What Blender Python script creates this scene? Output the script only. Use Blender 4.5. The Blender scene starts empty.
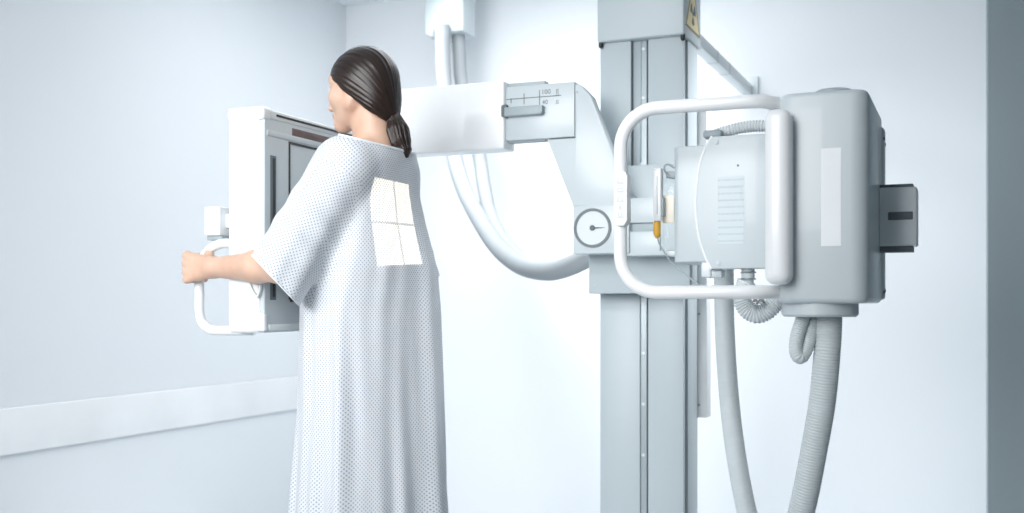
import bpy, bmesh, math, random
import numpy as np
from mathutils import Vector, Matrix
random.seed(7)
S = bpy.context.scene
COL = S.collection
PI = math.pi

# ------------------------------------------------------------------ camera frame
F = 1094.0; CX = 512.0; HY = 302.0; CAMZ = 1.07
CO, SI = 0.9225, 0.3860                       # room axes against the lens axis
def ray(px):                                   # (u, v) for one unit of lens depth * F
    return CO*(px-CX) - SI*F, SI*(px-CX) + CO*F
def pv(px, py, v):                             # point of a pixel on the room plane y = v
    du, dv = ray(px); k = v/dv
    return Vector((du*k, v, CAMZ + (HY-py)*k))
def pu(px, py, u):                             # point of a pixel on the room plane x = u
    du, dv = ray(px); k = u/du
    return Vector((u, dv*k, CAMZ + (HY-py)*k))
def pY(px, py, Y):
    du, dv = ray(px); k = Y/F
    return Vector((du*k, dv*k, CAMZ + (HY-py)*k))

cd = bpy.data.cameras.new('camera'); cam = bpy.data.objects.new('camera', cd); COL.objects.link(cam)
cam.location = (0, 0, CAMZ); cam.rotation_euler = (PI/2, 0, math.atan2(SI, CO))
cd.sensor_width = 36; cd.lens = 36*F/1024; cd.shift_y = (HY-256.5)/1024
cd.dof.use_dof = True; cd.dof.focus_distance = 2.62; cd.dof.aperture_fstop = 3.2
cd.clip_start = 0.02
S.camera = cam

# ------------------------------------------------------------------ materials
def nt(name):
    m = bpy.data.materials.new(name); m.use_nodes = True
    t = m.node_tree; b = t.nodes['Principled BSDF']
    return m, t, b
def mat(name, col, rough=.45, metal=0, var=.03, scale=8, coat=0, bump=0, bscale=300, spec=.5):
    m, t, b = nt(name); N, L = t.nodes, t.links
    tc = N.new('ShaderNodeTexCoord')
    no = N.new('ShaderNodeTexNoise'); no.inputs['Scale'].default_value = scale; no.inputs['Detail'].default_value = 4
    L.new(tc.outputs['Object'], no.inputs['Vector'])
    r = N.new('ShaderNodeValToRGB')
    r.color_ramp.elements[0].position = .3; r.color_ramp.elements[1].position = .7
    r.color_ramp.elements[0].color = (*[c*(1-var) for c in col], 1)
    r.color_ramp.elements[1].color = (*[min(1, c*(1+var)) for c in col], 1)
    L.new(no.outputs['Fac'], r.inputs['Fac']); L.new(r.outputs['Color'], b.inputs['Base Color'])
    b.inputs['Roughness'].default_value = rough; b.inputs['Metallic'].default_value = metal
    b.inputs['Coat Weight'].default_value = coat
    b.inputs['Specular IOR Level'].default_value = spec
    if bump:
        n2 = N.new('ShaderNodeTexNoise'); n2.inputs['Scale'].default_value = bscale
        L.new(tc.outputs['Object'], n2.inputs['Vector'])
        bp = N.new('ShaderNodeBump'); bp.inputs['Strength'].default_value = bump; bp.inputs['Distance'].default_value = .001
        L.new(n2.outputs['Fac'], bp.inputs['Height']); L.new(bp.outputs['Normal'], b.inputs['Normal'])
    return m
M = {}
M['wall'] = mat('wall paint', (.82, .85, .88), .75, var=.006, scale=2, bump=.08, bscale=160)
M['wall_dark'] = mat('slate blue wall paint', (.27, .32, .345), .8, var=.01, scale=2)
M['ceil'] = mat('ceiling paint', (.82, .87, .91), .85, var=.01, scale=2)
M['floor'] = mat('vinyl floor', (.72, .77, .80), .35, var=.04, scale=5)
M['white'] = mat('white enamel', (.86, .88, .89), .30, var=.01, coat=.15)
M['offwhite'] = mat('pale grey enamel', (.70, .755, .775), .36, var=.012, coat=.1)
M['grey'] = mat('light grey enamel', (.56, .62, .645), .38, var=.012, coat=.1)
M['tower'] = mat('blue grey enamel', (.47, .53, .56), .42, var=.012)
M['midgrey'] = mat('mid grey plastic', (.36, .42, .445), .45, var=.02)
M['darkgrey'] = mat('dark grey plastic', (.13, .16, .175), .5, var=.03)
M['black'] = mat('black rubber', (.018, .02, .022), .5, var=.05)
M['steel'] = mat('brushed steel', (.60, .65, .67), .32, 1.0, var=.03, scale=30)
M['alu'] = mat('satin anodised metal', (.40, .455, .48), .42, .35, var=.02, scale=20)
M['chrome'] = mat('polished metal', (.62, .63, .62), .14, 1.0, var=.02)
M['brown'] = mat('brown slot lining', (.15, .105, .10), .4, var=.1, scale=40)
M['hose'] = mat('grey hose rubber', (.60, .655, .67), .5, var=.02, scale=20)
M['palehose'] = mat('pale hose plastic', (.72, .765, .785), .45, var=.02, scale=20)
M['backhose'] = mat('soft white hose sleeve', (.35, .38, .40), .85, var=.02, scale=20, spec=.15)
M['yellow'] = mat('amber plastic', (.85, .47, .06), .35, var=.05, scale=40)
M['cream'] = mat('cream lamp glow', (.93, .86, .74), .4, var=.02, scale=40)  # warm glow of the aperture lamp, put into the colour
M['ink'] = mat('dark grey ink', (.10, .13, .145), .5, var=.03)
M['paleink'] = mat('pale grey ink', (.45, .50, .52), .5, var=.03)
M['sticker'] = mat('faded yellow vinyl', (.72, .60, .33), .45, var=.05, scale=30)
M['label'] = mat('white vinyl label', (.80, .84, .86), .4, var=.02)
M['trimcloth'] = mat('white cotton binding', (.86, .89, .92), .85, var=.03, scale=60)
M['rail'] = mat('satin wall board', (.92, .93, .94), .27, var=.05, scale=3.2, coat=.25)

def acrylic():
    m, t, b = nt('clear acrylic'); N = t.nodes
    b.inputs['Base Color'].default_value = (.92, .96, .97, 1)
    b.inputs['Roughness'].default_value = .05; b.inputs['Transmission Weight'].default_value = .92
    b.inputs['IOR'].default_value = 1.2
    no = N.new('ShaderNodeTexNoise'); no.inputs['Scale'].default_value = 12
    mr = N.new('ShaderNodeMapRange'); mr.inputs['To Min'].default_value = .04; mr.inputs['To Max'].default_value = .12
    t.links.new(no.outputs['Fac'], mr.inputs['Value']); t.links.new(mr.outputs['Result'], b.inputs['Roughness'])
    return m
M['acrylic'] = acrylic()

def math_node(t, op, a=None, b=None, c=None):
    n = t.nodes.new('ShaderNodeMath'); n.operation = op
    for i, x in enumerate((a, b, c)):
        if x is None: continue
        if isinstance(x, (int, float)): n.inputs[i].default_value = x
        else: t.links.new(x, n.inputs[i])
    return n.outputs[0]

def skin():
    m, t, b = nt('skin'); N, L = t.nodes, t.links
    tc = N.new('ShaderNodeTexCoord')
    no = N.new('ShaderNodeTexNoise'); no.inputs['Scale'].default_value = 18; no.inputs['Detail'].default_value = 5
    L.new(tc.outputs['Object'], no.inputs['Vector'])
    r = N.new('ShaderNodeValToRGB')
    r.color_ramp.elements[0].position = .3; r.color_ramp.elements[1].position = .72
    r.color_ramp.elements[0].color = (.62, .40, .295, 1); r.color_ramp.elements[1].color = (.72, .49, .375, 1)
    L.new(no.outputs['Fac'], r.inputs['Fac'])
    at = N.new('ShaderNodeAttribute'); at.attribute_name = 'lip'
    mx = N.new('ShaderNodeMix'); mx.data_type = 'RGBA'
    L.new(at.outputs['Fac'], mx.inputs[0]); L.new(r.outputs['Color'], mx.inputs[6])
    mx.inputs[7].default_value = (.52, .17, .15, 1)
    L.new(mx.outputs[2], b.inputs['Base Color'])
    b.inputs['Roughness'].default_value = .45
    b.inputs['Subsurface Weight'].default_value = .25
    b.inputs['Subsurface Radius'].default_value = (1, .35, .2)
    b.inputs['Subsurface Scale'].default_value = .012
    n2 = N.new('ShaderNodeTexNoise'); n2.inputs['Scale'].default_value = 260
    L.new(tc.outputs['Object'], n2.inputs['Vector'])
    bp = N.new('ShaderNodeBump'); bp.inputs['Strength'].default_value = .12; bp.inputs['Distance'].default_value = .001
    L.new(n2.outputs['Fac'], bp.inputs['Height']); L.new(bp.outputs['Normal'], b.inputs['Normal'])
    return m
M['skin'] = skin()

def hairmat():
    m, t, b = nt('dark brown hair'); N, L = t.nodes, t.links
    at = N.new('ShaderNodeAttribute'); at.attribute_name = 'flow'
    no = N.new('ShaderNodeTexNoise'); no.inputs['Scale'].default_value = 1.0; no.inputs['Detail'].default_value = 4
    no.inputs['Roughness'].default_value = .65
    L.new(at.outputs['Vector'], no.inputs['Vector'])
    r = N.new('ShaderNodeValToRGB'); e = r.color_ramp.elements
    e[0].position = .3; e[0].color = (.006, .0035, .003, 1)
    e[1].position = .75; e[1].color = (.034, .017, .012, 1)
    L.new(no.outputs['Fac'], r.inputs['Fac']); L.new(r.outputs['Color'], b.inputs['Base Color'])
    b.inputs['Roughness'].default_value = .36
    b.inputs['Specular IOR Level'].default_value = .5
    mr = N.new('ShaderNodeMapRange'); mr.inputs['To Min'].default_value = .26; mr.inputs['To Max'].default_value = .5
    L.new(no.outputs['Fac'], mr.inputs['Value']); L.new(mr.outputs['Result'], b.inputs['Roughness'])
    bp = N.new('ShaderNodeBump'); bp.inputs['Strength'].default_value = .55; bp.inputs['Distance'].default_value = .0025
    L.new(no.outputs['Fac'], bp.inputs['Height']); L.new(bp.outputs['Normal'], b.inputs['Normal'])
    return m
M['hair'] = hairmat()

def gownmat():
    m, t, b = nt('white cotton with small blue dots'); N, L = t.nodes, t.links
    uv = N.new('ShaderNodeUVMap'); uv.uv_map = 'cloth'
    mp = N.new('ShaderNodeMapping'); mp.inputs['Rotation'].default_value = (0, 0, PI/4)
    k = 1/.0074; mp.inputs['Scale'].default_value = (k, k, k)
    L.new(uv.outputs['UV'], mp.inputs['Vector'])
    vo = N.new('ShaderNodeTexVoronoi'); vo.voronoi_dimensions = '2D'
    vo.inputs['Scale'].default_value = 1; vo.inputs['Randomness'].default_value = .04
    L.new(mp.outputs['Vector'], vo.inputs['Vector'])
    mr = N.new('ShaderNodeMapRange'); mr.interpolation_type = 'SMOOTHSTEP'
    mr.inputs['From Min'].default_value = .15; mr.inputs['From Max'].default_value = .27
    L.new(vo.outputs['Distance'], mr.inputs['Value'])
    mx = N.new('ShaderNodeMix'); mx.data_type = 'RGBA'
    L.new(mr.outputs['Result'], mx.inputs[0])
    mx.inputs[6].default_value = (.20, .29, .41, 1); mx.inputs[7].default_value = (.86, .89, .93, 1)
    L.new(mx.outputs[2], b.inputs['Base Color'])
    b.inputs['Roughness'].default_value = .85; b.inputs['Sheen Weight'].default_value = .15
    b.inputs['Specular IOR Level'].default_value = .2
    tc = N.new('ShaderNodeTexCoord')
    n2 = N.new('ShaderNodeTexNoise'); n2.inputs['Scale'].default_value = 22; n2.inputs['Detail'].default_value = 3
    L.new(tc.outputs['Object'], n2.inputs['Vector'])
    bp = N.new('ShaderNodeBump'); bp.inputs['Strength'].default_value = .25; bp.inputs['Distance'].default_value = .006
    L.new(n2.outputs['Fac'], bp.inputs['Height']); L.new(bp.outputs['Normal'], b.inputs['Normal'])
    tr = N.new('ShaderNodeBsdfTranslucent'); L.new(mx.outputs[2], tr.inputs['Color'])
    ms = N.new('ShaderNodeMixShader'); ms.inputs[0].default_value = .22
    L.new(b.outputs[0], ms.inputs[1]); L.new(tr.outputs[0], ms.inputs[2])
    L.new(ms.outputs[0], N['Material Output'].inputs['Surface'])
    return m
M['gown'] = gownmat()

# ------------------------------------------------------------------ object helpers
def link_mesh(name, me, m, parent=None, smooth=True, ang=38):
    o = bpy.data.objects.new(name, me); COL.objects.link(o)
    if m is not None: me.materials.append(M[m] if isinstance(m, str) else m)
    if smooth:
        me.polygons.foreach_set('use_smooth', [True]*len(me.polygons))
        me.set_sharp_from_angle(angle=math.radians(ang))
    if parent is not None:
        o.parent = parent; o.matrix_parent_inverse = Matrix.Translation(-parent.location)
    return o
def obj(name, bm, m, parent=None, smooth=True, ang=38):
    me = bpy.data.meshes.new(name)
    bmesh.ops.recalc_face_normals(bm, faces=bm.faces[:])
    bm.to_mesh(me); bm.free()
    return link_mesh(name, me, m, parent, smooth, ang)
def thing(name, loc, label, cat, group=None):
    o = bpy.data.objects.new(name, None); COL.objects.link(o); o.location = loc
    o.empty_display_size = .05
    o['label'] = label; o['category'] = cat
    if group: o['group'] = group
    return o
def tag(o, label, cat, group=None):
    o['label'] = label; o['category'] = cat
    if group: o['group'] = group
    return o
def box_bm(a, b, bev=0, seg=3):
    """box between two corners, all edges rounded by bev"""
    a, b = Vector(a), Vector(b)
    bm = bmesh.new(); bmesh.ops.create_cube(bm, size=1)
    c = (a+b)/2; d = b-a
    for v in bm.verts: v.co = Vector((c.x+v.co.x*abs(d.x), c.y+v.co.y*abs(d.y), c.z+v.co.z*abs(d.z)))
    if bev:
        bmesh.ops.bevel(bm, geom=bm.edges[:], offset=min(bev, .49*min(abs(x) for x in d)), segments=seg, profile=.5, affect='EDGES')
    return bm
def box(name, a, b, m, parent=None, bev=.002, seg=2):
    return obj(name, box_bm(a, b, bev, seg), m, parent)
def pbox(name, x0, y0, x1, y1, v0, v1, m, parent=None, bev=.003, seg=2):
    """box whose front face covers pixels x0..x1, y0..y1 on plane v0 and goes back to v1"""
    xm, ym = (x0+x1)/2, (y0+y1)/2
    ul, ur = pv(x0, ym, v0).x, pv(x1, ym, v0).x
    zt, zb = pv(xm, y0, v0).z, pv(xm, y1, v0).z
    return obj(name, box_bm((ul, v0, zb), (ur, v1, zt), bev, seg), m, parent)
def prism(name, pts, axis, d0, d1, m, parent=None, bev=.003, seg=2, round_outline=0, rseg=6):
    """polygon extruded along 'x','y' or 'z'; pts are 2-D in the other two axes"""
    bm = bmesh.new()
    def P(p, d):
        if axis == 'y': return (p[0], d, p[1])
        if axis == 'x': return (d, p[0], p[1])
        return (p[0], p[1], d)
    a = [bm.verts.new(P(p, d0)) for p in pts]; b = [bm.verts.new(P(p, d1)) for p in pts]
    bm.faces.new(a); bm.faces.new(b[::-1]); n = len(pts)
    side = []
    for i in range(n):
        bm.faces.new((a[i], b[i], b[(i+1) % n], a[(i+1) % n]))
    bm.edges.ensure_lookup_table()
    if round_outline:
        es = [bm.edges.get((a[i], b[i])) for i in range(n)]
        bmesh.ops.bevel(bm, geom=es, offset=round_outline, segments=rseg, profile=.5, affect='EDGES')
    if bev:
        bmesh.ops.recalc_face_normals(bm, faces=bm.faces[:])
        ax = {'x': 0, 'y': 1, 'z': 2}[axis]
        es = [e for e in bm.edges if abs(e.verts[0].co[ax]-e.verts[1].co[ax]) < 1e-6]
        bmesh.ops.bevel(bm, geom=es, offset=bev, segments=seg, profile=.5, affect='EDGES')
    return obj(name, bm, m, parent)
def catmull(pts, n=16, closed=False):
    pts = [Vector(p) for p in pts]; out = []; N = len(pts)
    rng = range(N) if closed else range(N-1)
    for i in rng:
        if closed: p0, p1, p2, p3 = (pts[(i+k-1) % N] for k in range(4))
        else:
            p1, p2 = pts[i], pts[i+1]
            p0 = pts[i-1] if i else p1*2-p2
            p3 = pts[i+2] if i+2 < N else p2*2-p1
        for k in range(n):
            t = k/n
            out.append(.5*((2*p1)+(p2-p0)*t+(2*p0-5*p1+4*p2-p3)*t*t+(3*p1-p0-3*p2+p3)*t**3))
    if not closed: out.append(pts[-1])
    return out
def resample(path, step):
    L = [0]
    for i in range(1, len(path)): L.append(L[-1]+(path[i]-path[i-1]).length)
    n = max(2, int(L[-1]/step)); out = []; j = 0
    for k in range(n+1):
        s = L[-1]*k/n
        while j < len(L)-2 and L[j+1] < s: j += 1
        t = (s-L[j])/max(1e-9, L[j+1]-L[j]); out.append((path[j].lerp(path[j+1], t), s))
    return out, L[-1]
def tube_bm(path, rad, sides=16, closed=False, caps=True, squash=None):
    """swept circle; rad is a number or a list"""
    bm = bmesh.new(); n = len(path); rings = []
    up = Vector((0, 0, 1)); nrm = None
    for i, p in enumerate(path):
        if closed: t = path[(i+1) % n]-path[i-1]
        else: t = path[min(i+1, n-1)]-path[max(i-1, 0)]
        t.normalize()
        if nrm is None:
            nrm = up if abs(t.z) < .9 else Vector((1, 0, 0))
        nrm = (nrm-t*nrm.dot(t)).normalized(); bn = t.cross(nrm)
        r = rad[i] if isinstance(rad, (list, tuple)) else rad
        s1, s2 = squash or (1, 1)
        rings.append([bm.verts.new(p+nrm*(r*s1*math.cos(2*PI*k/sides))+bn*(r*s2*math.sin(2*PI*k/sides))) for k in range(sides)])
    m = n if closed else n-1
    for i in range(m):
        A, B = rings[i], rings[(i+1) % n]
        for k in range(sides):
            bm.faces.new((A[k], A[(k+1) % sides], B[(k+1) % sides], B[k]))
    if caps and not closed:
        bm.faces.new(rings[0][::-1]); bm.faces.new(rings[-1])
    return bm
def tube(name, pts, r, m, parent=None, n=12, sides=16, smooth_path=True, ang=50):
    path = catmull(pts, n) if smooth_path else [Vector(p) for p in pts]
    return obj(name, tube_bm(path, r, sides), m, parent, ang=ang)
def corrugated(name, pts, r, pitch, depth, m, parent=None, sides=20):
    path, L = resample(catmull(pts, 24), pitch/6)
    pp = [p for p, s in path]; rr = [r+depth*(.5+.5*math.cos(2*PI*s/pitch)) - depth*.5 for p, s in path]
    return obj(name, tube_bm(pp, rr, sides), m, parent, ang=70)
def lathe(name, prof, o, axis, m, parent=None, seg=40, ang=38):
    """prof: (radius, height) along axis from o"""
    bm = bmesh.new(); o = Vector(o); ax = Vector(axis).normalized()
    q = ax.to_track_quat('Z', 'Y'); rings = []
    for r, h in prof:
        if r < 1e-6: rings.append([bm.verts.new(o+ax*h)]); continue
        rings.append([bm.verts.new(o+q @ Vector((r*math.cos(2*PI*k/seg), r*math.sin(2*PI*k/seg), h))) for k in range(seg)])
    for A, B in zip(rings, rings[1:]):
        for k in range(seg):
            k2 = (k+1) % seg
            if len(A) == 1 and len(B) == 1: continue
            if len(A) == 1: bm.faces.new((A[0], B[k], B[k2]))
            elif len(B) == 1: bm.faces.new((A[k], A[k2], B[0]))
            else: bm.faces.new((A[k], A[k2], B[k2], B[k]))
    return obj(name, bm, m, parent, ang=ang)
def screw(parent, p, axis, r=.0035, m='alu', h=.0018):
    return lathe('screw', [(0, h*.6), (r*.35, h*.6), (r*.45, h), (r*.85, h), (r, h*.5), (r, -.001), (0, -.001)], p, axis, m, parent, seg=16)
def text(name, body, size, loc, rot, m, parent=None, ext=.0002):
    cu = bpy.data.curves.new(name, 'FONT'); cu.body = body; cu.size = size; cu.extrude = ext
    cu.align_x = 'CENTER'; cu.align_y = 'CENTER'; cu.resolution_u = 3
    t = bpy.data.objects.new(name+'_curve', cu); COL.objects.link(t)
    dg = bpy.context.evaluated_depsgraph_get(); dg.update()
    me = bpy.data.meshes.new_from_object(t.evaluated_get(dg)); me.name = name
    bpy.data.objects.remove(t); bpy.data.curves.remove(cu)
    me.materials.clear()
    me.transform(Matrix.Translation(Vector(loc)) @ rot.to_matrix().to_4x4())
    return link_mesh(name, me, m, parent, smooth=False)
from mathutils import Euler
FRONT = Euler((PI/2, 0, 0))                       # writing on a face that looks towards -y

# ------------------------------------------------------------------ setting
UL, VB, ZC = -2.891, 4.749, 2.553
def struct(name, a, b, m, bev=0):
    o = obj(name, box_bm(a, b, bev), m); o['kind'] = 'structure'; return o
struct('floor', (UL-.1, -1.4, -.1), (1.5, VB+.1, 0), 'floor')
struct('ceiling', (UL-.1, -1.4, ZC), (1.5, VB+.1, ZC+.1), 'ceil')
struct('wall_left', (UL-.1, -1.4, 0), (UL, VB+.1, ZC), 'wall')
struct('wall_back', (UL, VB, 0), (1.5, VB+.1, ZC), 'wall')
VR = 4.30
struct('wall_right', (pv(988, 300, VR).x, VR, 0), (1.5, VB, ZC), 'wall_dark')
struct('wall_light_block', (1.5, -1.4, 0), (1.6, VB+.1, ZC), 'wall_dark')  # unseen wall, added to block world light from the right
tr = obj('trim_1', box_bm((UL, .2, .573), (UL+.014, VB, .726), .005, 3), 'rail'); tr['kind'] = 'structure'

# ------------------------------------------------------------------ X-ray column
VF = 3.20
colm = thing('x_ray_column', (pv(642, 300, VF).x, VF+.1, 0),
             'tall pale grey upright column with a hooded top and a steel rail down its front', 'column')
u0, u1 = pv(600, 300, VF).x, pv(683.5, 300, VF).x
zcap = pv(640, 40, VF).z
zc0, zc1 = pv(640, 294, VF).z, pv(640, 165, VF).z        # carriage bottom and top
box('rear_body', (u0, VF+.058, 0), (u1, VF+.185, zcap+.01), 'tower', colm, .004)
box('seal_strip', (u0-.003, VF+.016, 0.02), (u1-.006, VF+.058, zcap+.008), 'darkgrey', colm, .001)
ga, gb = pv(631, 300, VF).x, pv(648, 300, VF).x
gl = pv(640, 300, VF).x
box('front_panel', (u0, VF, zc0+.03), (ga, VF+.018, zcap+.008), 'tower', colm, .003)
box('front_panel', (u0, VF, .01), (gl, VF+.018, zc0+.028), 'tower', colm, .003)
box('front_panel', (gb, VF, .01), (u1, VF+.018, zcap+.008), 'tower', colm, .003)
rl = box('guide_rail', (pv(632.6, 300, VF).x, VF+.009, .02), (pv(646, 300, VF).x, VF+.016, zcap+.006), 'alu', colm, .0015)
box('rail_groove', (pv(639, 300, VF).x, VF+.006, zc1+.01), (pv(640.6, 300, VF).x, VF+.0095, zcap+.005), 'midgrey', rl, .0008)
for y in (49, 98, 303, 353, 404, 455):
    p = pv(643.3, y, VF+.009); screw(rl, (p.x, VF+.009, p.z), (0, -1, 0), .0052, 'offwhite')
# hood on top
hu0, hu1, hv0, hv1 = pv(597, 40, VF-.02).x, pv(684, 40, VF-.02).x, VF-.02, VF+.2
hood = box('hood', (hu0, hv0, zcap), (hu1, hv1, zcap+.34), 'tower', colm, .006, 3)
for px in (600.5, 682.5):
    p = pv(px, 45, VF-.012)
    lathe('rubber_stop', [(0, -.015), (.005, -.015), (.007, -.012), (.007, .006), (0, .006)], (p.x, VF-.008, zcap), (0, 0, 1), 'black', colm, seg=18)
# radiation warning triangle on the side of the hood
def tri_sign(par):
    c = pu(691, 18, hu1); ym, zb = (hv0+hv1)/2, pu(691, 31, hu1).z
    w, h = .096, .166
    pts = [(ym-w, zb), (ym+w, zb), (ym, zb+h)]
    s = prism('warning_sticker', pts, 'x', hu1-.001, hu1+.0012, 'sticker', par, 0, round_outline=.008, rseg=3)
    cy, cz = ym, zb+h*.36
    # black border
    bm = bmesh.new(); X = hu1+.0016
    def ins(k): return [(cy+(p[0]-cy)*k, cz+(p[1]-cz)*k) for p in pts]
    A = [bm.verts.new((X, *p)) for p in ins(.97)]; B = [bm.verts.new((X, *p)) for p in ins(.87)]
    for i in range(3): bm.faces.new((A[i], A[(i+1) % 3], B[(i+1) % 3], B[i]))
    g = bmesh.ops.extrude_face_region(bm, geom=bm.faces[:])
    bmesh.ops.translate(bm, verts=[v for v in g['geom'] if isinstance(v, bmesh.types.BMVert)], vec=(-.0008, 0, 0))
    obj('sign_border', bm, 'ink', s, smooth=False)
    for k in range(3):
        a0 = PI/2+k*2*PI/3+PI/3
        pp = [(cy+r*math.cos(a0+t), cz-.004+r*math.sin(a0+t)) for r, ts in ((.010, (-.52, -.25, 0, .25, .52)), (.034, (.52, .25, 0, -.25, -.52))) for t in ts]
        prism('trefoil_blade', pp, 'x', hu1+.001, hu1+.002, 'ink', s, 0)
    lathe('trefoil_centre', [(0, .0008), (.0065, .0008), (.0065, 0), (0, 0)], (hu1+.0012, cy, cz-.004), (1, 0, 0), 'ink', s, seg=20)
tri_sign(hood)
# cover plate behind the column
cu1 = pv(711, 300, VF+.25).x
cz0 = pv(704, 416, VF+.25).z
cov = box('rear_cover', (cu1-.20, VF+.19, cz0), (cu1, VF+.25, pv(704, 104, VF+.19).z), 'white', colm, .004)
for y in (314, 405):
    p = pv(699, y, VF+.19); screw(cov, p, (0, -1, 0), .004, 'midgrey')
# carriage
VC = 3.105
pc = lambda x, y, v=VC: pv(x, y, v)
car = pbox('carriage_plate', 588.5, 165, 690, 293.5, VC, VF-.002, 'tower', colm, .004)
p = pv(620, 214, VC)
lathe('pivot_disc', [(0, .018), (.062, .018), (.070, .012), (.070, -.002), (0, -.002)], p, (0, -1, 0), 'tower', car)
for (x, y) in ((684, 172), (684, 286), (595, 286)):
    screw(car, pv(x, y, VC), (0, -1, 0), .004)
# trunnion block: two bars with a recess between
VT = 3.0
tb = pbox('trunnion_bar', 626, 197.5, 676, 222.5, VT, VC+.002, 'grey', colm, .003)
pbox('trunnion_bar', 626, 231, 676, 255.5, VT, VC+.002, 'grey', colm, .003)
tw = pbox('trunnion_web', 626, 222, 676, 231.5, VT+.012, VC+.002, 'midgrey', colm, .001)
screw(tw, pv(629.5, 226.5, VT+.012), (0, -1, 0), .003, 'black')
# tube carrier reaching from carriage to the tube housing
box('tube_carrier', (pv(700, 200, VC).x, 2.70, 1.20), (pv(690, 200, VC).x+.17, VF-.03, 1.36), 'grey', colm, .012, 3)
pbox('carrier_flange', 676, 190, 720, 258, 3.04, 3.14, 'grey', colm, .006)

# ------------------------------------------------------------------ swivel arm holding the detector
VA = 2.985
arm = thing('telescopic_arm', pv(590, 230, VA+.05), 'white telescopic arm reaching behind the head of the woman, round dial at its elbow', 'arm')
ax0, ax1 = -1.735, pv(504, 120, VA).x
zt, zb = pv(455, 84.5, VA).z, pv(455, 151.5, VA).z
box('arm_beam', (ax0, VA, zb), (ax1, VA+.085, zt), 'white', arm, .006, 3)
VE = VA+.016
ext = pbox('extension_block', 498, 84.5, 574.5, 139, VE, VE+.055, 'grey', arm, .003)
for (y0, y1) in ((82.5, 86), (136.5, 142)):
    pbox('slide_guide', 500, y0, 545, y1, VE+.012, VE+.045, 'midgrey', ext, .0015)
lv = pbox('clamp_lever', 504, 106, 541, 115, VE-.022, VE+.004, 'midgrey', ext, .0025)
pbox('lever_pivot', 500.5, 104.5, 506.5, 117.5, VE-.016, VE+.004, 'darkgrey', lv, .002)
pbox('lever_tip', 538.5, 104.8, 542, 112.5, VE-.023, VE+.002, 'midgrey', lv, .002)
# centimetre and inch scale
sc = pbox('scale_line', 502, 97.2, 561, 98.0, VE-.0006, VE+.0004, 'ink', ext, 0)
for (x, y0, y1) in ((539.5, 90, 110), (524, 93.5, 98), (524, 98, 104), (511, 98.4, 103)):
    pbox('scale_tick', x-.35, y0, x+.35, y1, VE-.0006, VE+.0004, 'ink', sc, 0)
text('scale_number', '100', .020, pv(546, 92, VE-.0004), FRONT, 'ink', sc)
text('scale_number', '40', .018, pv(545, 102.3, VE-.0004), FRONT, 'ink', sc)
RUP = Euler((PI/2, -PI/2, 0))
text('scale_unit', 'cm', .018, pv(557, 92.5, VE-.0004), RUP, 'ink', sc)
text('scale_unit', 'in', .018, pv(557, 102, VE-.0004), RUP, 'ink', sc)
# slanted link
VLk = VE-.002
lp = [pv(*q, VLk) for q in ((575, 84), (580, 84.5), (591, 96), (617, 166), (628, 206), (573, 206), (547, 139.6), (575, 137.8))]
prism('arm_link', [(q.x, q.z) for q in lp], 'y', VLk, VLk+.045, 'grey', arm, .003)
screw(bpy.data.objects['arm_link'], pv(577, 92, VLk), (0, -1, 0), .004)
dial_block = pbox('elbow_block', 573, 205, 629, 253.5, VLk-.008, VC+.002, 'grey', arm, .003)
VD = VLk-.008
dc = pv(592.6, 228, VD)
dial = lathe('dial_face', [(0, .0012), (.052, .0012), (.052, -.001), (0, -.001)], dc, (0, -1, 0), 'grey', dial_block, seg=56)
bm = bmesh.new()
def ring_obj(name, c, r0, r1, h, m, parent, seg=56):
    return lathe(name, [(r0, 0), (r0, h), (r1, h), (r1, 0), (r0, 0)], c, (0, -1, 0), m, parent, seg)
bm.free()
ring_obj('dial_rim', dc, .0485, .0565, .004, 'darkgrey', dial)
ndl = prism('dial_needle', [(dc.x-.004, dc.z+.0028), (dc.x+.036, dc.z+.0007), (dc.x+.036, dc.z-.0007), (dc.x-.004, dc.z-.0028)], 'y', VD-.0036, VD-.001, 'ink', dial, 0)
lathe('needle_hub', [(0, .006), (.006, .006), (.0078, .0045), (.0078, 0), (0, 0)], dc, (0, -1, 0), 'ink', ndl, seg=24)
# mount from the beam to the detector
box('detector_mount', (-1.745, 2.80, 1.28), (-1.655, VA+.004, 1.40), 'white', arm, .008, 3)

# ------------------------------------------------------------------ detector (chest stand panel)
UD, VD0, VD1 = -1.638, 2.294, 2.80
det = thing('x_ray_detector', (-1.69, 2.54, .985), 'white box-shaped chest detector with a grey front plate, gripped by the woman', 'detector')
ub = pv(227.5, 220, VD0).x
zdt, zdb = pv(246, 116, VD0).z, pv(246, 333, VD0).z
box('detector_case', (ub, VD0, zdb), (UD-.012, VD1, zdt), 'white', det, .010, 4)
z1, z2 = pu(263, 112, UD).z, pu(263, 332.5, UD).z
face = box('front_plate', (UD-.014, VD0+.006, zdb+.001), (UD, VD1-.004, zdt-.004), 'grey', det, .004, 3)
# white cap over the top of the side cheek
def corner_cap():
    a, b = pv(228, 118, VD0), pv(266, 106, VD0)
    return box('top_cap', (ub-.003, VD0-.004, zdt-.012), (UD+.003, VD0+.036, zdt+.024), 'white', det, .011, 4)
corner_cap()
box('top_cover', (ub+.004, VD0+.03, zdt-.006), (UD+.002, VD1-.004, zdt+.018), 'offwhite', det, .005, 3)
box('rail_slit', (UD-.004, VD0+.055, zdt+.004), (UD+.0045, VD1-.02, zdt+.009), 'black', det, .001)
box('top_lip', (UD-.004, VD0+.016, zdt-.05), (UD+.0022, VD1-.012, zdt-.034), 'grey', face, .004)
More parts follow.
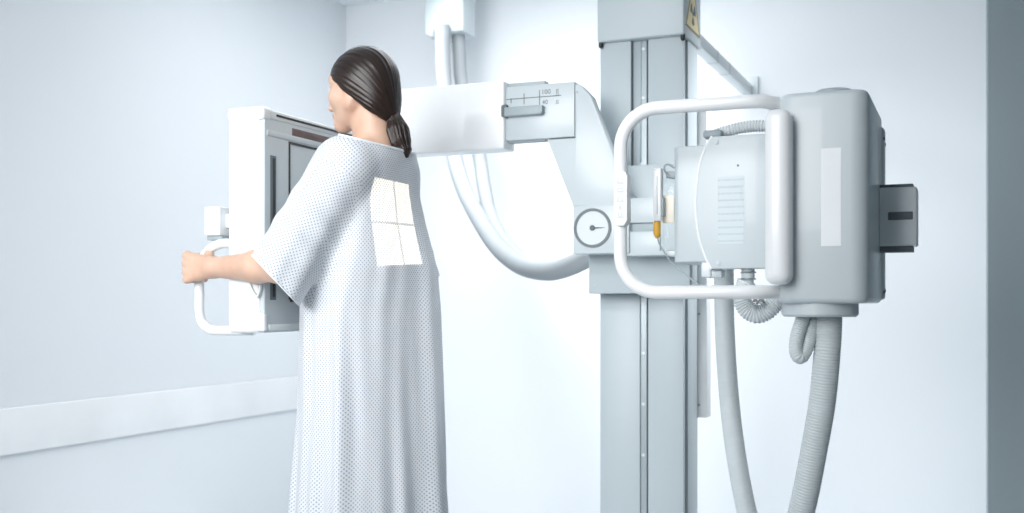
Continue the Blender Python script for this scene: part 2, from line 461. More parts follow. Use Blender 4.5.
# cassette slot, grip slot, inner frame
def on_face(name, x0, y0, y1, x1=None, dv=None, m='black', d=.0015, par=face, h=None):
    p0, p1 = pu(x0, y0, UD), pu(x0, y1, UD)
    v1 = pu(x1, 200, UD).y if x1 else p0.y+dv
    return box(name, (UD-.004, p0.y, p1.z), (UD+d, v1, p0.z), m, par, .0008)
on_face('cassette_slot', 292, 128, 135.5, dv=.34, m='brown')
sl = on_face('grip_slot', 270, 155, 300, x1=275.8, m='darkgrey')
box('grip_insert', (UD-.002, pu(272.3, 200, UD).y, pu(272, 297, UD).z), (UD+.003, pu(274.6, 200, UD).y, pu(272, 158, UD).z), 'black', sl, .0008)
# dark frame lines of the imaging field: one closed frame
fv0, fz1 = pu(288.6, 142, UD).y, pu(288.6, 141.5, UD).z
fv1, fz0 = VD1-.05, zdb+.085
def frame_x(name, v0, v1, z0, z1, w, x0, x1, m, par):
    bm = bmesh.new()
    outer = [(v0, z0), (v1, z0), (v1, z1), (v0, z1)]; inner = [(v0+w, z0+w), (v1-w, z0+w), (v1-w, z1-w), (v0+w, z1-w)]
    R = [[bm.verts.new((x, *p)) for p in q] for x in (x0, x1) for q in (outer, inner)]
    for i in range(4):
        j = (i+1) % 4
        bm.faces.new((R[2][i], R[2][j], R[3][j], R[3][i])); bm.faces.new((R[0][i], R[1][i], R[1][j], R[0][j]))
        bm.faces.new((R[0][i], R[0][j], R[2][j], R[2][i])); bm.faces.new((R[1][i], R[3][i], R[3][j], R[1][j]))
    return obj(name, bm, m, par, smooth=False)
frame_x('field_frame', fv0, fv1, fz0, fz1, .006, UD-.002, UD+.0016, 'black', face)
box('bottom_ledge', (UD-.006, VD0+.02, zdb+.006), (UD+.006, VD1-.02, zdb+.022), 'offwhite', face, .003)
box('catch_stud', (UD-.002, pu(290, 300, UD).y, pu(290, 302, UD).z), (UD+.006, pu(292.4, 300, UD).y, pu(290, 297.6, UD).z), 'black', face, .001)
# access panel at the bottom of the side cheek and its loop of cable
pbox('access_panel', 250.5, 313.6, 264, 331, VD0-.0015, VD0+.012, 'white', det, .003, 3)
cb = [pv(*q, VD0-.004) for q in ((249.5, 276), (250, 284), (253.5, 292), (257, 296), (259, 293), (260.3, 286), (260.6, 276))]
tube('cable_loop', cb, .0032, 'palehose', det)
# grab handle on the far cheek
HB = pv(199.5, 268, 2.335); HBu, HBv = HB.x, 2.335
zt_, zb_ = pv(212, 243.5, HBv).z, pv(212, 330.5, HBv).z
hp = [(ub+.03, HBv+.03, zt_), (ub-.02, HBv+.01, zt_), (ub-.055, HBv, zt_-.002), (HBu+.03, HBv, zt_-.018), (HBu+.006, HBv, zt_-.048), (HBu, HBv, zt_-.08),
      (HBu, HBv, zb_+.09), (HBu, HBv, zb_+.05), (HBu+.008, HBv, zb_+.022), (HBu+.032, HBv, zb_+.004), (HBu+.06, HBv+.004, zb_), (ub+.03, HBv+.03, zb_)]
tube('grab_handle', hp, .0125, 'white', det, n=10, sides=20)
hp2 = [(a, 2*2.547-b, c) for a, b, c in hp]
tube('grab_handle', hp2, .0125, 'white', det, n=10, sides=20)
cbx = pbox('switch_box', 204, 206.5, 219.5, 235.5, 2.335, 2.385, 'white', det, .004, 3)
pbox('switch_base', 207, 235, 221.5, 240, 2.345, 2.38, 'midgrey', cbx, .002)
box('switch_bracket', (pv(218, 220, 2.35).x, 2.36, pv(212, 228, 2.35).z), (ub+.01, 2.378, pv(212, 214, 2.35).z), 'offwhite', cbx, .003)

# ------------------------------------------------------------------ tube head
V0 = 2.30
th = thing('x_ray_tube_head', (pv(800, 250, V0+.2).x, V0+.22, 1.06), 'pale grey box-shaped tube head with a looped tubular handle in front of the column', 'x-ray machine')
hx0, hx1 = pv(776, 200, V0).x, pv(868, 200, V0).x
hz0, hz1 = pv(820, 303.5, V0).z, pv(848, 88.5, V0).z
VH1 = V0+.40
# housing: rounded column section with softened top and bottom rims
hs = prism('tube_housing', [(hx0, V0), (hx1, V0), (hx1, VH1), (hx0, VH1)], 'z', hz0, hz1, 'grey', th, .012, 4, round_outline=.034, rseg=8)
rc = prism('rear_shell', [(hx0+.006, VH1-.03), (hx1+.004, VH1-.03), (hx1+.004, VH1+.055), (hx0+.006, VH1+.055)], 'z', hz0+.008, hz1-.022, 'grey', th, .008, 3, round_outline=.022, rseg=6)
for (vv, zz) in ((VH1-.012, hz1-.05), (VH1+.022, hz1-.06), (VH1-.012, hz0+.026), (VH1+.022, hz0+.03)):
    screw(rc, (hx1+.004, vv, zz), (1, 0, 0), .004, 'darkgrey')
pbox('blank_label', 821, 148, 841, 246, V0-.0008, V0+.001, 'label', hs, 0)
p = pv(833, 89, V0+.05)
lathe('top_cap', [(0, .011), (.034, .011), (.042, .007), (.042, -.004), (0, -.004)], (p.x, V0+.07, hz1), (0, 0, 1), 'midgrey', th)
p = pv(818, 303, V0+.06)
fl = lathe('hose_flange', [(0, -.028), (.074, -.028), (.079, -.023), (.079, .002), (0, .002)], (p.x, V0+.09, hz0), (0, 0, 1), 'grey', th)
flc = Vector((p.x, V0+.09, hz0-.027))
# end block on the far side
eb = box('end_block', (hx1-.002, 2.60, 1.07+(302-247)/1094*2.5), (pv(917, 215, 2.60).x, 2.68, 1.07+(302-189)/1094*2.5), 'offwhite', th, .005, 3)
ebx = pv(917, 215, 2.60).x
ze = lambda y: 1.07+(302-y)/1094*2.46
box('end_bar', (hx1, 2.605, ze(191)), (ebx-.008, 2.65, ze(184)), 'darkgrey', eb, .002)
box('end_bar', (hx1, 2.605, ze(252)), (ebx-.008, 2.65, ze(246)), 'darkgrey', eb, .002)
box('end_slot', (pv(888, 215, 2.60).x, 2.597, ze(220)), (pv(913, 215, 2.60).x, 2.606, ze(212)), 'darkgrey', eb, .002)
# broad upright grip in front of the housing
pbox('upright_grip', 763.5, 107.5, 790, 284.5, V0-.055, V0+.012, 'white', th, .021, 7)
# tubular loop handle
VHn = 2.275
ztop, zbot = 1.4845, 1.0905
xL = pv(620.5, 200, VHn).x; xR = pv(772, 200, VHn).x
R = .082
def arc(cx, cz, r, a0, a1, n=10):
    return [(cx+r*math.cos(a0+(a1-a0)*i/n), VHn, cz+r*math.sin(a0+(a1-a0)*i/n)) for i in range(n+1)]
path = [(xR+.012, V0+.034, ztop), (xR-.004, V0+.016, ztop), (xR-.022, VHn+.008, ztop), (xR-.05, VHn, ztop), (xR-.16, VHn, ztop)] + arc(xL+R, ztop-R, R, PI/2, PI) + arc(xL+R, zbot+R, R, PI, 1.5*PI) + [(xR-.16, VHn, zbot), (xR-.05, VHn, zbot), (xR-.022, VHn+.008, zbot), (xR-.004, V0+.016, zbot), (xR+.012, V0+.034, zbot)]
tube('loop_handle', path, .0143, 'white', th, smooth_path=False, sides=24)
# keypad on the handle
kp0 = pv(620.3, 199, VHn-.022)
kz1, kz0 = pv(620, 172, VHn-.022).z, pv(620, 226, VHn-.022).z
kp = prism('keypad', [(kp0.x-.0155, kz0+.012), (kp0.x-.008, kz0), (kp0.x+.008, kz0), (kp0.x+.0155, kz0+.012), (kp0.x+.0155, kz1-.008), (kp0.x+.011, kz1), (kp0.x-.011, kz1), (kp0.x-.0155, kz1-.008)], 'y', VHn-.022, VHn+.008, 'white', th, .003)
for i, y in enumerate((181, 190, 199.5, 207, 214.5)):
    q = pv(620.3, y, VHn-.022)
    b_ = box('key', (q.x-.0085, VHn-.0235, q.z-.0065), (q.x+.0085, VHn-.021, q.z+.0065), 'label', kp, .001)
    q2 = (q.x, VHn-.0237, q.z)
    if i == 3:
        box('key_mark', (q.x-.001, VHn-.0242, q.z-.004), (q.x+.001, VHn-.0234, q.z+.004), 'paleink', b_, 0)
    elif i == 4:
        ring_obj('key_mark', (q.x, VHn-.0234, q.z), .0032, .0044, .0007, 'paleink', b_, 24)
    else:
        bm = bmesh.new()
        o_, w_ = (.0055, .0042), .001
        A = [bm.verts.new((q.x+sx*o_[0], VHn-.0240, q.z+sz*o_[1])) for sx, sz in ((-1, -1), (1, -1), (1, 1), (-1, 1))]
        B = [bm.verts.new((q.x+sx*(o_[0]-w_), VHn-.0240, q.z+sz*(o_[1]-w_))) for sx, sz in ((-1, -1), (1, -1), (1, 1), (-1, 1))]
        for k in range(4): bm.faces.new((A[k], A[(k+1) % 4], B[(k+1) % 4], B[k]))
        obj('key_mark', bm, 'paleink', b_, smooth=False)
# collimator
VCo = 2.40
cx0 = pv(673.5, 200, VCo+.02).x; cx1 = pv(772, 200, VCo+.02).x
cz1, cz0_ = pv(686, 146, VCo+.02).z, pv(686, 262.5, VCo+.02).z
colb = prism('collimator_box', [(cx0, VCo+.02), (cx1, VCo+.02), (cx1, VCo+.22), (cx0, VCo+.22)], 'z', cz0_, cz1, 'grey', th, .004, 3, round_outline=.012, rseg=5)
edge = [(712, 136.5), (705, 148), (699.5, 165), (696.5, 185), (695.5, 205), (697, 225), (700.5, 243), (706, 258), (711.5, 269)]
ep = [pv(*q, VCo) for q in edge]
poly = [(q.x, q.z) for q in ep]+[(cx1, ep[-1].z), (cx1, ep[0].z)]
fp = prism('collimator_panel', poly, 'y', VCo, VCo+.05, 'grey', th, .003, 3)
# white bead standing in for the bevel highlight on the curved edge
bead = [pv(q[0]+.2, q[1], VCo+.003) for q in edge]
tube('edge_highlight', bead, .0032, 'white', fp, n=6, sides=10)
for (x0, y0, x1, y1) in ((714.5, 139.5, 718.5, 144.5), (716, 261, 720, 265.5)):
    pbox('panel_catch', x0, y0, x1, y1, VCo-.0012, VCo+.001, 'grey', fp, .0008)
# small printed notice: fine unreadable lines
def notice_mat():
    m, t, b = nt('printed notice'); N, L = t.nodes, t.links
    tc = N.new('ShaderNodeTexCoord'); sp = N.new('ShaderNodeSeparateXYZ'); L.new(tc.outputs['UV'], sp.inputs[0])
    row = math_node(t, 'FRACT', math_node(t, 'MULTIPLY', sp.outputs[1], 10.0))
    band = math_node(t, 'MULTIPLY', math_node(t, 'GREATER_THAN', row, .36), math_node(t, 'LESS_THAN', row, .64))
    cb_ = N.new('ShaderNodeCombineXYZ'); L.new(math_node(t, 'MULTIPLY', sp.outputs[0], 58), cb_.inputs[0])
    L.new(math_node(t, 'FLOOR', math_node(t, 'MULTIPLY', sp.outputs[1], 10.0)), cb_.inputs[1])
    no = N.new('ShaderNodeTexNoise'); no.inputs['Scale'].default_value = 1.0; L.new(cb_.outputs[0], no.inputs['Vector'])
    ink = math_node(t, 'MULTIPLY', band, math_node(t, 'GREATER_THAN', no.outputs['Fac'], .5))
    mx = N.new('ShaderNodeMix'); mx.data_type = 'RGBA'; L.new(math_node(t, 'MULTIPLY', ink, .42), mx.inputs[0])
    mx.inputs[6].default_value = (.56, .635, .665, 1); mx.inputs[7].default_value = (.20, .24, .26, 1)
    L.new(mx.outputs[2], b.inputs['Base Color']); b.inputs['Roughness'].default_value = .4
    return m
M['notice'] = notice_mat()
a, b_ = pv(718, 177, VCo), pv(744, 244, VCo)
bm = box_bm((a.x, VCo-.0006, b_.z), (b_.x, VCo+.001, a.z))
uvl = bm.loops.layers.uv.new('UVMap')
for f in bm.faces:
    for l in f.loops:
        l[uvl].uv = ((l.vert.co.x-a.x)/(b_.x-a.x), (l.vert.co.z-b_.z)/(a.z-b_.z))
nz = obj('printed_notice', bm, 'notice', fp, smooth=False)
def frame_y(name, x0, x1, z0, z1, w, y0, m, par):
    bm = bmesh.new()
    A = [bm.verts.new((x, y0, z)) for x, z in ((x0, z0), (x1, z0), (x1, z1), (x0, z1))]
    B = [bm.verts.new((x, y0, z)) for x, z in ((x0+w, z0+w), (x1-w, z0+w), (x1-w, z1-w), (x0+w, z1-w))]
    for k in range(4): bm.faces.new((A[k], A[(k+1) % 4], B[(k+1) % 4], B[k]))
    return obj(name, bm, m, par, smooth=False)
a, b_ = pv(718.5, 188, VCo), pv(741.5, 200, VCo)
frame_y('notice_frame', a.x, b_.x, b_.z, a.z, .0007, VCo-.001, 'paleink', nz)
q = pv(738, 165.5, VCo); lathe('indicator_dot', [(0, .001), (.0025, .001), (.0025, 0), (0, 0)], q, (0, -1, 0), 'ink', fp, seg=14)
# top and bottom knobs
q = pv(712, 137, VCo+.05)
pbox('top_knob', 702.5, 129.5, 721.5, 137.5, VCo+.025, VCo+.07, 'midgrey', th, .006, 4)
kb = pbox('lower_bracket', 701, 262, 711, 277.5, VCo+.02, VCo+.06, 'offwhite', th, .004, 3)
pbox('bracket_foot', 708, 270, 722, 278, VCo+.025, VCo+.06, 'grey', kb, .003, 3)
# aperture side: acrylic rails, cream plate standing in for lamp glow, sensor
ux = cx0
acr = box('acrylic_plate', (pv(659.5, 200, VCo+.03).x, VCo+.03, pv(666, 251, VCo+.03).z), (cx0+.004, VCo+.045, pv(666, 178, VCo+.03).z), 'acrylic', th, .001)
pbox('glow_plate', 662.5, 195, 674, 223, VCo+.026, VCo+.030, 'cream', acr, .001)
sn = pbox('sensor_stick', 653, 168, 661, 221, VCo+.0, VCo+.022, 'white', th, .003, 3)
pbox('sensor_groove', 656.5, 176, 657.6, 214, VCo-.001, VCo+.002, 'grey', sn, .0003)
pbox('sensor_clip', 660.6, 197, 663, 216, VCo+.004, VCo+.02, 'midgrey', sn, .001)
q = pv(657, 222, VCo+.012)
lathe('cable_plug', [(0, .002), (.0075, .002), (.0082, -.002), (.0082, -.026), (.006, -.033), (.003, -.037), (0, -.037)], (q.x, VCo+.012, q.z), (0, 0, 1), 'yellow', sn, seg=20)
cp = [pv(*r_, VCo+.012) for r_ in ((657.3, 236), (659, 243), (664, 252), (672, 263), (684, 273), (699, 285), (706, 290))]
tube('sensor_cable', cp, .0019, 'midgrey', sn)
cp = [pv(*r_, VCo+.025) for r_ in ((674, 178), (668, 175.5), (664.5, 170), (665, 165.5), (669, 164.5), (675, 168))]
tube('metal_hook', cp, .0022, 'midgrey', th)
pbox('aperture_rail', 666, 171, 676, 178, VCo+.03, VCo+.2, 'midgrey', th, .002)
pbox('aperture_rail', 666, 250, 676, 256, VCo+.03, VCo+.2, 'offwhite', th, .002)
# short corrugated sleeves
cp = [pv(x, y, VCo+.06) for x, y in ((716, 134.5), (724, 132), (736, 128.8), (750, 126.5), (764, 126), (778, 127))]
corrugated('corrugated_sleeve', cp, .0125, .0066, .003, 'palehose', th)
cp = [pv(*q, VCo+.03) for q in ((746.3, 281), (743.2, 290), (742.5, 300), (747.5, 310), (757, 314.5), (767, 311), (775, 303), (781, 296), (784, 292))]
corrugated('corrugated_sleeve', cp, .0195, .0056, .0028, 'palehose', th)
q = pv(748, 284, VCo+.03)
lathe('sleeve_neck', [(0, .034), (.0145, .034), (.0145, .012), (.0125, .009), (.0125, .002), (.017, -.003), (0, -.003)], q, (0, 0, 1), 'grey', th)
for y in (272.5, 279):
    q = pv(748.3, y, VCo+.03)
    bmr = tube_bm([Vector((q.x+.0155*math.cos(t), q.y+.0155*math.sin(t), q.z)) for t in [2*PI*k/28 for k in range(28)]], .0021, 8, closed=True)
    obj('hose_clamp', bmr, 'chrome', th)
for (x, y) in ((756, 302), (762, 301)):
    lathe('hose_nut', [(0, .012), (.004, .012), (.0075, .009), (.0075, 0), (0, 0)], pv(x, y, VCo+.004), (0, -1, 0), 'chrome', th, seg=6)
# loop hose under the flange
cp = [(flc.x-.03, flc.y-.01, flc.z+.006), pv(798.5, 331, flc.y-.020), pv(796.0, 344, flc.y-.026), pv(797, 354, flc.y-.026), pv(801, 357, flc.y-.022), pv(806, 349, flc.y-.012), pv(810.5, 333, flc.y-.002), (pv(813, 317, flc.y).x, flc.y+.012, flc.z+.006)]
corrugated('loop_hose', cp, .0145, .005, .0012, 'hose', th)

# ------------------------------------------------------------------ loose hoses
hv = flc.y+.01
cp = [(pv(829, 317, hv).x, hv, flc.z+.008)] + [pv(*q, hv+dv) for q, dv in (((827.5, 345), .0), ((822.5, 400), .01), ((813, 455), .02), ((803, 505), .03), ((788, 560), .05), ((765, 620), .1), ((735, 668), .2))]
e_ = cp[-1]; cp = cp[:-1]+[(e_.x-.0, e_.y, .17), (e_.x-.12, e_.y+.10, .045), (e_.x-.26, e_.y+.2, .0285), (e_.x-.42, e_.y+.3, .0285)]
o = corrugated('corrugated_hose', cp, .0278, .0064, .0017, 'hose'); tag(o, 'thick ribbed grey hose hanging from the round flange under the tube head', 'hose')
hv = 2.95
cp = [(pv(724, 240, hv).x, hv, 1.205)] + [pv(*q, hv) for q in ((724, 280), (724.5, 320), (727, 370), (731.5, 420), (739.5, 475), (752, 530), (773, 580), (800, 615))]
e_ = cp[-1]; cp += [(e_.x+.09, hv+.04, .065), (e_.x+.22, hv+.1, .0275), (e_.x+.40, hv+.2, .0275)]
o = corrugated('cable_hose', cp, .0265, .012, .0006, 'hose'); tag(o, 'smooth grey hose hanging in a long curve between column and ribbed hose', 'hose')

# ------------------------------------------------------------------ things at the back
cbv = 4.42
cb0, cb1 = pv(424, 10, cbv), pv(463, 10, cbv)
zbx = pv(448, 34, cbv).z
cbox = thing('ceiling_cable_box', ((cb0.x+cb1.x)/2, cbv+.1, ZC), 'pale cable box hanging from the ceiling above the white arm', 'cable box')
pc_ = [(cb0.x, ZC), (cb0.x, zbx+.012), (cb0.x+.03, zbx-.008), (cb0.x+.075, zbx-.006), (cb0.x+.10, zbx+.004), (cb1.x, zbx+.008), (cb1.x, ZC)]
prism('cable_box_shell', pc_, 'y', cbv, cbv+.14, 'grey', cbox, .012, 4)
mr_ = pv(441, 30, cbv)
pts = [(mr_.x+.034*math.cos(t), cbv-.004, mr_.z-.012+.034*math.sin(t)) for t in [PI*1.02-(PI*.95)*k/12 for k in range(13)]]
tube('outlet_rim', pts, .006, 'midgrey', cbox, smooth_path=False)
cp = [(mr_.x, cbv+.02, zbx+.05), pv(442.5, 34, cbv-.03), pv(444, 85, cbv-.04), pv(453, 150, 4.3), pv(463, 186, 4.15), pv(478, 217, 4.0), pv(498, 247, 3.85), pv(521, 265.5, 3.72), pv(548, 271, 3.6), pv(572, 265, 3.54), pv(600, 250, 3.52)]
cp[0] = (cp[1].x-.003, cbv-.03, zbx+.03)
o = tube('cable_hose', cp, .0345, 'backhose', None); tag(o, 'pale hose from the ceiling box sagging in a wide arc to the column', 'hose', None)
cp = [(pv(458, 30, cbv+.06).x, cbv+.06, zbx+.04), pv(459, 50, cbv+.07), pv(462, 85, cbv+.07), pv(478, 150, cbv+.05), pv(484, 186, 4.34), pv(491, 217, 4.2), pv(507, 246, 4.05), pv(527, 263, 3.9), pv(551, 269, 3.75), pv(580, 262, 3.65), pv(612, 245, 3.58)]
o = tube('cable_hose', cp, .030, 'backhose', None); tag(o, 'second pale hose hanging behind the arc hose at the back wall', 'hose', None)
# wall brace from column to back wall
bu = pv(748, 90, VB).x
zbr = pv(747, 91, VB).z
br = thing('wall_brace', (bu, VB, zbr), 'pale horizontal brace tying the column top back to the wall', 'brace')
box('brace_bar', (bu-.020, VF+.19, zbr-.022), (bu+.020, VB-.012, zbr+.022), 'offwhite', br, .003)
box('wall_plate', (bu-.045, VB-.014, zbr-.06), (bu+.045, VB, zbr+.06), 'offwhite', br, .003)
vj = pu(712, 64, bu).y
for d in (0, .22):
    box('brace_collar', (bu-.0215, vj+d, zbr-.0235), (bu+.0215, vj+d+.02, zbr+.0235), 'grey', br, .003)

# ------------------------------------------------------------------ implicit surfaces for the figure
class Field:
    def __init__(s, lo, hi, h):
        s.lo = np.array(lo, np.float32); s.h = h
        s.n = np.ceil((np.array(hi)-np.array(lo))/h).astype(int)+1
        s.D = np.full(tuple(s.n), 1.0, np.float32)
    def sub(s, lo, hi):
        a = np.clip(np.floor((np.array(lo)-s.lo)/s.h).astype(int), 0, s.n-1)
        b = np.clip(np.ceil((np.array(hi)-s.lo)/s.h).astype(int)+1, 1, s.n)
        sl = tuple(slice(x, max(y, x+1)) for x, y in zip(a, b))
        g = [s.lo[i]+s.h*np.arange(sl[i].start, sl[i].stop, dtype=np.float32) for i in range(3)]
        X, Y, Z = np.meshgrid(*g, indexing='ij', sparse=True)
        return sl, X, Y, Z
    def add(s, sl, d, k, cut=False):
        A = s.D[sl]
        if cut:
            d = -d; hh = np.clip(.5-.5*(A-d)/k, 0, 1); s.D[sl] = A*(1-hh)+d*hh+k*hh*(1-hh)
        else:
            hh = np.clip(.5+.5*(d-A)/k, 0, 1); s.D[sl] = d*(1-hh)+A*hh-k*hh*(1-hh)
    def cone(s, a, b, ra, rb, k=.01, cut=False, sq=None):
        a = np.array(a, np.float32); b = np.array(b, np.float32); R = max(ra, rb)+k+2*s.h
        sl, X, Y, Z = s.sub(np.minimum(a, b)-R, np.maximum(a, b)+R)
        ba = b-a; L2 = float(ba @ ba)+1e-12
        t = np.clip(((X-a[0])*ba[0]+(Y-a[1])*ba[1]+(Z-a[2])*ba[2])/L2, 0, 1)
        d = np.sqrt((X-a[0]-t*ba[0])**2+(Y-a[1]-t*ba[1])**2+(Z-a[2]-t*ba[2])**2)-(ra+(rb-ra)*t)
        s.add(sl, d, k, cut)
    def ell(s, c, r, k=.01, rot=None, cut=False):
        c = np.array(c, np.float32); r = np.array(r, np.float32); R = float(r.max())+k+2*s.h
        sl, X, Y, Z = s.sub(c-R, c+R)
        x, y, z = X-c[0], Y-c[1], Z-c[2]
        if rot is not None:
            m = np.array(rot.inverted(), np.float32)
            x, y, z = (m[i][0]*x+m[i][1]*y+m[i][2]*z for i in range(3))
        k0 = np.sqrt((x/r[0])**2+(y/r[1])**2+(z/r[2])**2); k1 = np.sqrt((x/r[0]**2)**2+(y/r[1]**2)**2+(z/r[2]**2)**2)
        s.add(sl, k0*(k0-1)/np.maximum(k1, 1e-6), k, cut)
    def mesh(s):
        D = s.D; I = D < 0; nx, ny, nz = D.shape
        cnt = np.zeros((nx-1, ny-1, nz-1), np.int8)
        for dx in (0, 1):
            for dy in (0, 1):
                for dz in (0, 1): cnt += I[dx:nx-1+dx, dy:ny-1+dy, dz:nz-1+dz]
        act = np.argwhere((cnt > 0) & (cnt < 8))
        idx = np.full(cnt.shape, -1, np.int32); idx[tuple(act.T)] = np.arange(len(act))
        acc = np.zeros((len(act), 3)); w = np.zeros(len(act))
        corners = [(0,0,0),(1,0,0),(0,1,0),(1,1,0),(0,0,1),(1,0,1),(0,1,1),(1,1,1)]
        for i, j in ((0,1),(2,3),(4,5),(6,7),(0,2),(1,3),(4,6),(5,7),(0,4),(1,5),(2,6),(3,7)):
            ci, cj = np.array(corners[i]), np.array(corners[j])
            di = D[tuple((act+ci).T)].astype(float); dj = D[tuple((act+cj).T)].astype(float)
            mk = (di < 0) != (dj < 0); t = np.where(mk, di/np.where(mk, di-dj, 1), 0)
            acc += np.where(mk[:, None], ci+(cj-ci)*t[:, None], 0); w += mk
        V = (act+acc/w[:, None])*s.h+s.lo
        Fs = []
        for ax in range(3):
            sl0 = [slice(None)]*3; sl1 = [slice(None)]*3; sl0[ax] = slice(0, -1); sl1[ax] = slice(1, None)
            ch = np.argwhere(I[tuple(sl0)] != I[tuple(sl1)])
            b, c = (ax+1) % 3, (ax+2) % 3
            ch = ch[(ch[:, b] > 0) & (ch[:, c] > 0) & (ch[:, b] < D.shape[b]-1) & (ch[:, c] < D.shape[c]-1)]
            ins = I[tuple(ch.T)]
            q = []
            for ob, oc in ((-1, -1), (0, -1), (0, 0), (-1, 0)):
                e = ch.copy(); e[:, b] += ob; e[:, c] += oc; q.append(idx[tuple(e.T)])
            q = np.stack(q, 1); q[~ins] = q[~ins][:, ::-1]; Fs.append(q)
        return V, np.concatenate(Fs)
def smooth_np(V, Fq, it=2, lam=.5):
    E = np.concatenate([Fq[:, [0, 1]], Fq[:, [1, 2]], Fq[:, [2, 3]], Fq[:, [3, 0]]])
    E = np.concatenate([E, E[:, ::-1]])
    deg = np.bincount(E[:, 0], minlength=len(V)).astype(float)
    for _ in range(it):
        S_ = np.stack([np.bincount(E[:, 0], V[E[:, 1], i], len(V)) for i in range(3)], 1)/np.maximum(deg, 1)[:, None]
        V = V+lam*(S_-V)
    return V
def np_mesh(name, V, Fq):
    me = bpy.data.meshes.new(name)
    me.vertices.add(len(V)); me.vertices.foreach_set('co', V.astype(np.float32).ravel())
    me.loops.add(Fq.size); me.loops.foreach_set('vertex_index', Fq.astype(np.int32).ravel())
    me.polygons.add(len(Fq)); me.polygons.foreach_set('loop_start', np.arange(0, Fq.size, 4, dtype=np.int32))
    me.update(calc_edges=True); me.validate()
    return me

# ------------------------------------------------------------------ the woman
UC, VCn = -1.436, 2.50
def W(f, l, z): return np.array((UC-f, VCn-l, z))
HO = np.array((.036, 0.0, 1.636)); PIT = math.radians(7); HS = .97
def Hd(f, l, z):                                      # head frame -> world
    f, l, z = f*HS, l*HS, z*HS
    f, z = f*math.cos(PIT)+z*math.sin(PIT), -f*math.sin(PIT)+z*math.cos(PIT)
    return W(HO[0]+f, HO[1]+l, HO[2]+z)
def Hinv(P):                                          # world points -> head frame
    f = UC-P[:, 0]-HO[0]; l = VCn-P[:, 1]-HO[1]; z = P[:, 2]-HO[2]
    f, z = f*math.cos(PIT)-z*math.sin(PIT), f*math.sin(PIT)+z*math.cos(PIT)
    return f/HS, l/HS, z/HS
ROTH = Matrix.Rotation(-PIT, 3, 'Y')
he = lambda F_, c, r, k=.01, cut=False: F_.ell(Hd(*c), [x*HS for x in r], k, ROTH, cut)
hc = lambda F_, a, b, ra, rb, k=.01, cut=False: F_.cone(Hd(*a), Hd(*b), ra*HS, rb*HS, k, cut)

B = Field((-2.02, 2.12, -.01), (-1.20, 2.90, 1.78), .0036)
# torso and legs (under the gown)
B.ell(W(.01, 0, 1.25), (.105, .15, .20), .03)
B.ell(W(.0, 0, 1.03), (.095, .135, .16), .05)
B.ell(W(.0, 0, .90), (.098, .140, .13), .05)
for s in (1, -1):
    B.ell(W(.060, .070*s, 1.25), (.045, .060, .055), .03)
    B.cone(W(-.012, .02*s, 1.465), W(.01, .140*s, 1.405), .040, .042, .04)
    B.cone(W(.0, .075*s, .86), W(.0, .080*s, .48), .074, .054, .04)
    B.cone(W(.0, .085*s, .48), W(-.02, .085*s, .10), .052, .033, .02)
    B.ell(W(-.025, .085*s, .36), (.05, .045, .10), .03)
    B.cone(W(-.03, .085*s, .045), W(.11, .10*s, .022), .036, .022, .03)
    B.cone(W(.10, .085*s, .022), W(.13, .11*s, .018), .022, .018, .02)
# neck and head
B.cone(W(-.006, 0, 1.43), Hd(-.026, 0, -.05), .054, .044, .012)
B.cone(W(.02, 0, 1.44), Hd(-.012, 0, -.075), .042, .038, .02)
he(B, (-.010, 0, .014), (.088, .072, .084), .02)
he(B, (.036, 0, -.034), (.054, .056, .072), .025)
for s in (1, -1):
    hc(B, (.014, .052*s, -.052), (.070, .008*s, -.094), .017, .015, .020)
    hc(B, (.008, .056*s, -.020), (.014, .052*s, -.052), .014, .016, .012)
    he(B, (.052, .038*s, -.026), (.030, .028, .026), .02)
    hc(B, (.078, .012*s, .026), (.062, .050*s, .024), .012, .010, .018)
he(B, (.076, 0, -.094), (.020, .020, .016), .016)
for s in (1, -1):
    he(B, (.092, .031*s, -.001), (.014, .017, .010), .010, True)
    he(B, (.069, .031*s, -.002), (.0145, .0145, .0130), .004)
hc(B, (.084, 0, .010), (.103, 0, -.040), .0075, .0100, .012)
for s in (1, -1): he(B, (.094, .0105*s, -.044), (.010, .0075, .0075), .006)
hc(B, (.086, .016, -.0635), (.086, -.016, -.0635), .0062, .0062, .008)
he(B, (.092, 0, -.0625), (.007, .014, .006), .005)
hc(B, (.085, .013, -.0735), (.085, -.013, -.0735), .0068, .0068, .007)
for s in (1, -1):                                      # ears
    rot = Matrix.Rotation(-PIT, 3, 'Y') @ Matrix.Rotation(math.radians(-14), 3, 'Y') @ Matrix.Rotation(math.radians(18*s), 3, 'Z')
    B.ell(Hd(.000, .063*s, -.018), (.018, .0075, .031), .006, rot)
    he(B, (.008, .063*s, -.047), (.009, .006, .012), .006)
    B.ell(Hd(.004, .071*s, -.016), (.010, .005, .019), .004, rot, True)
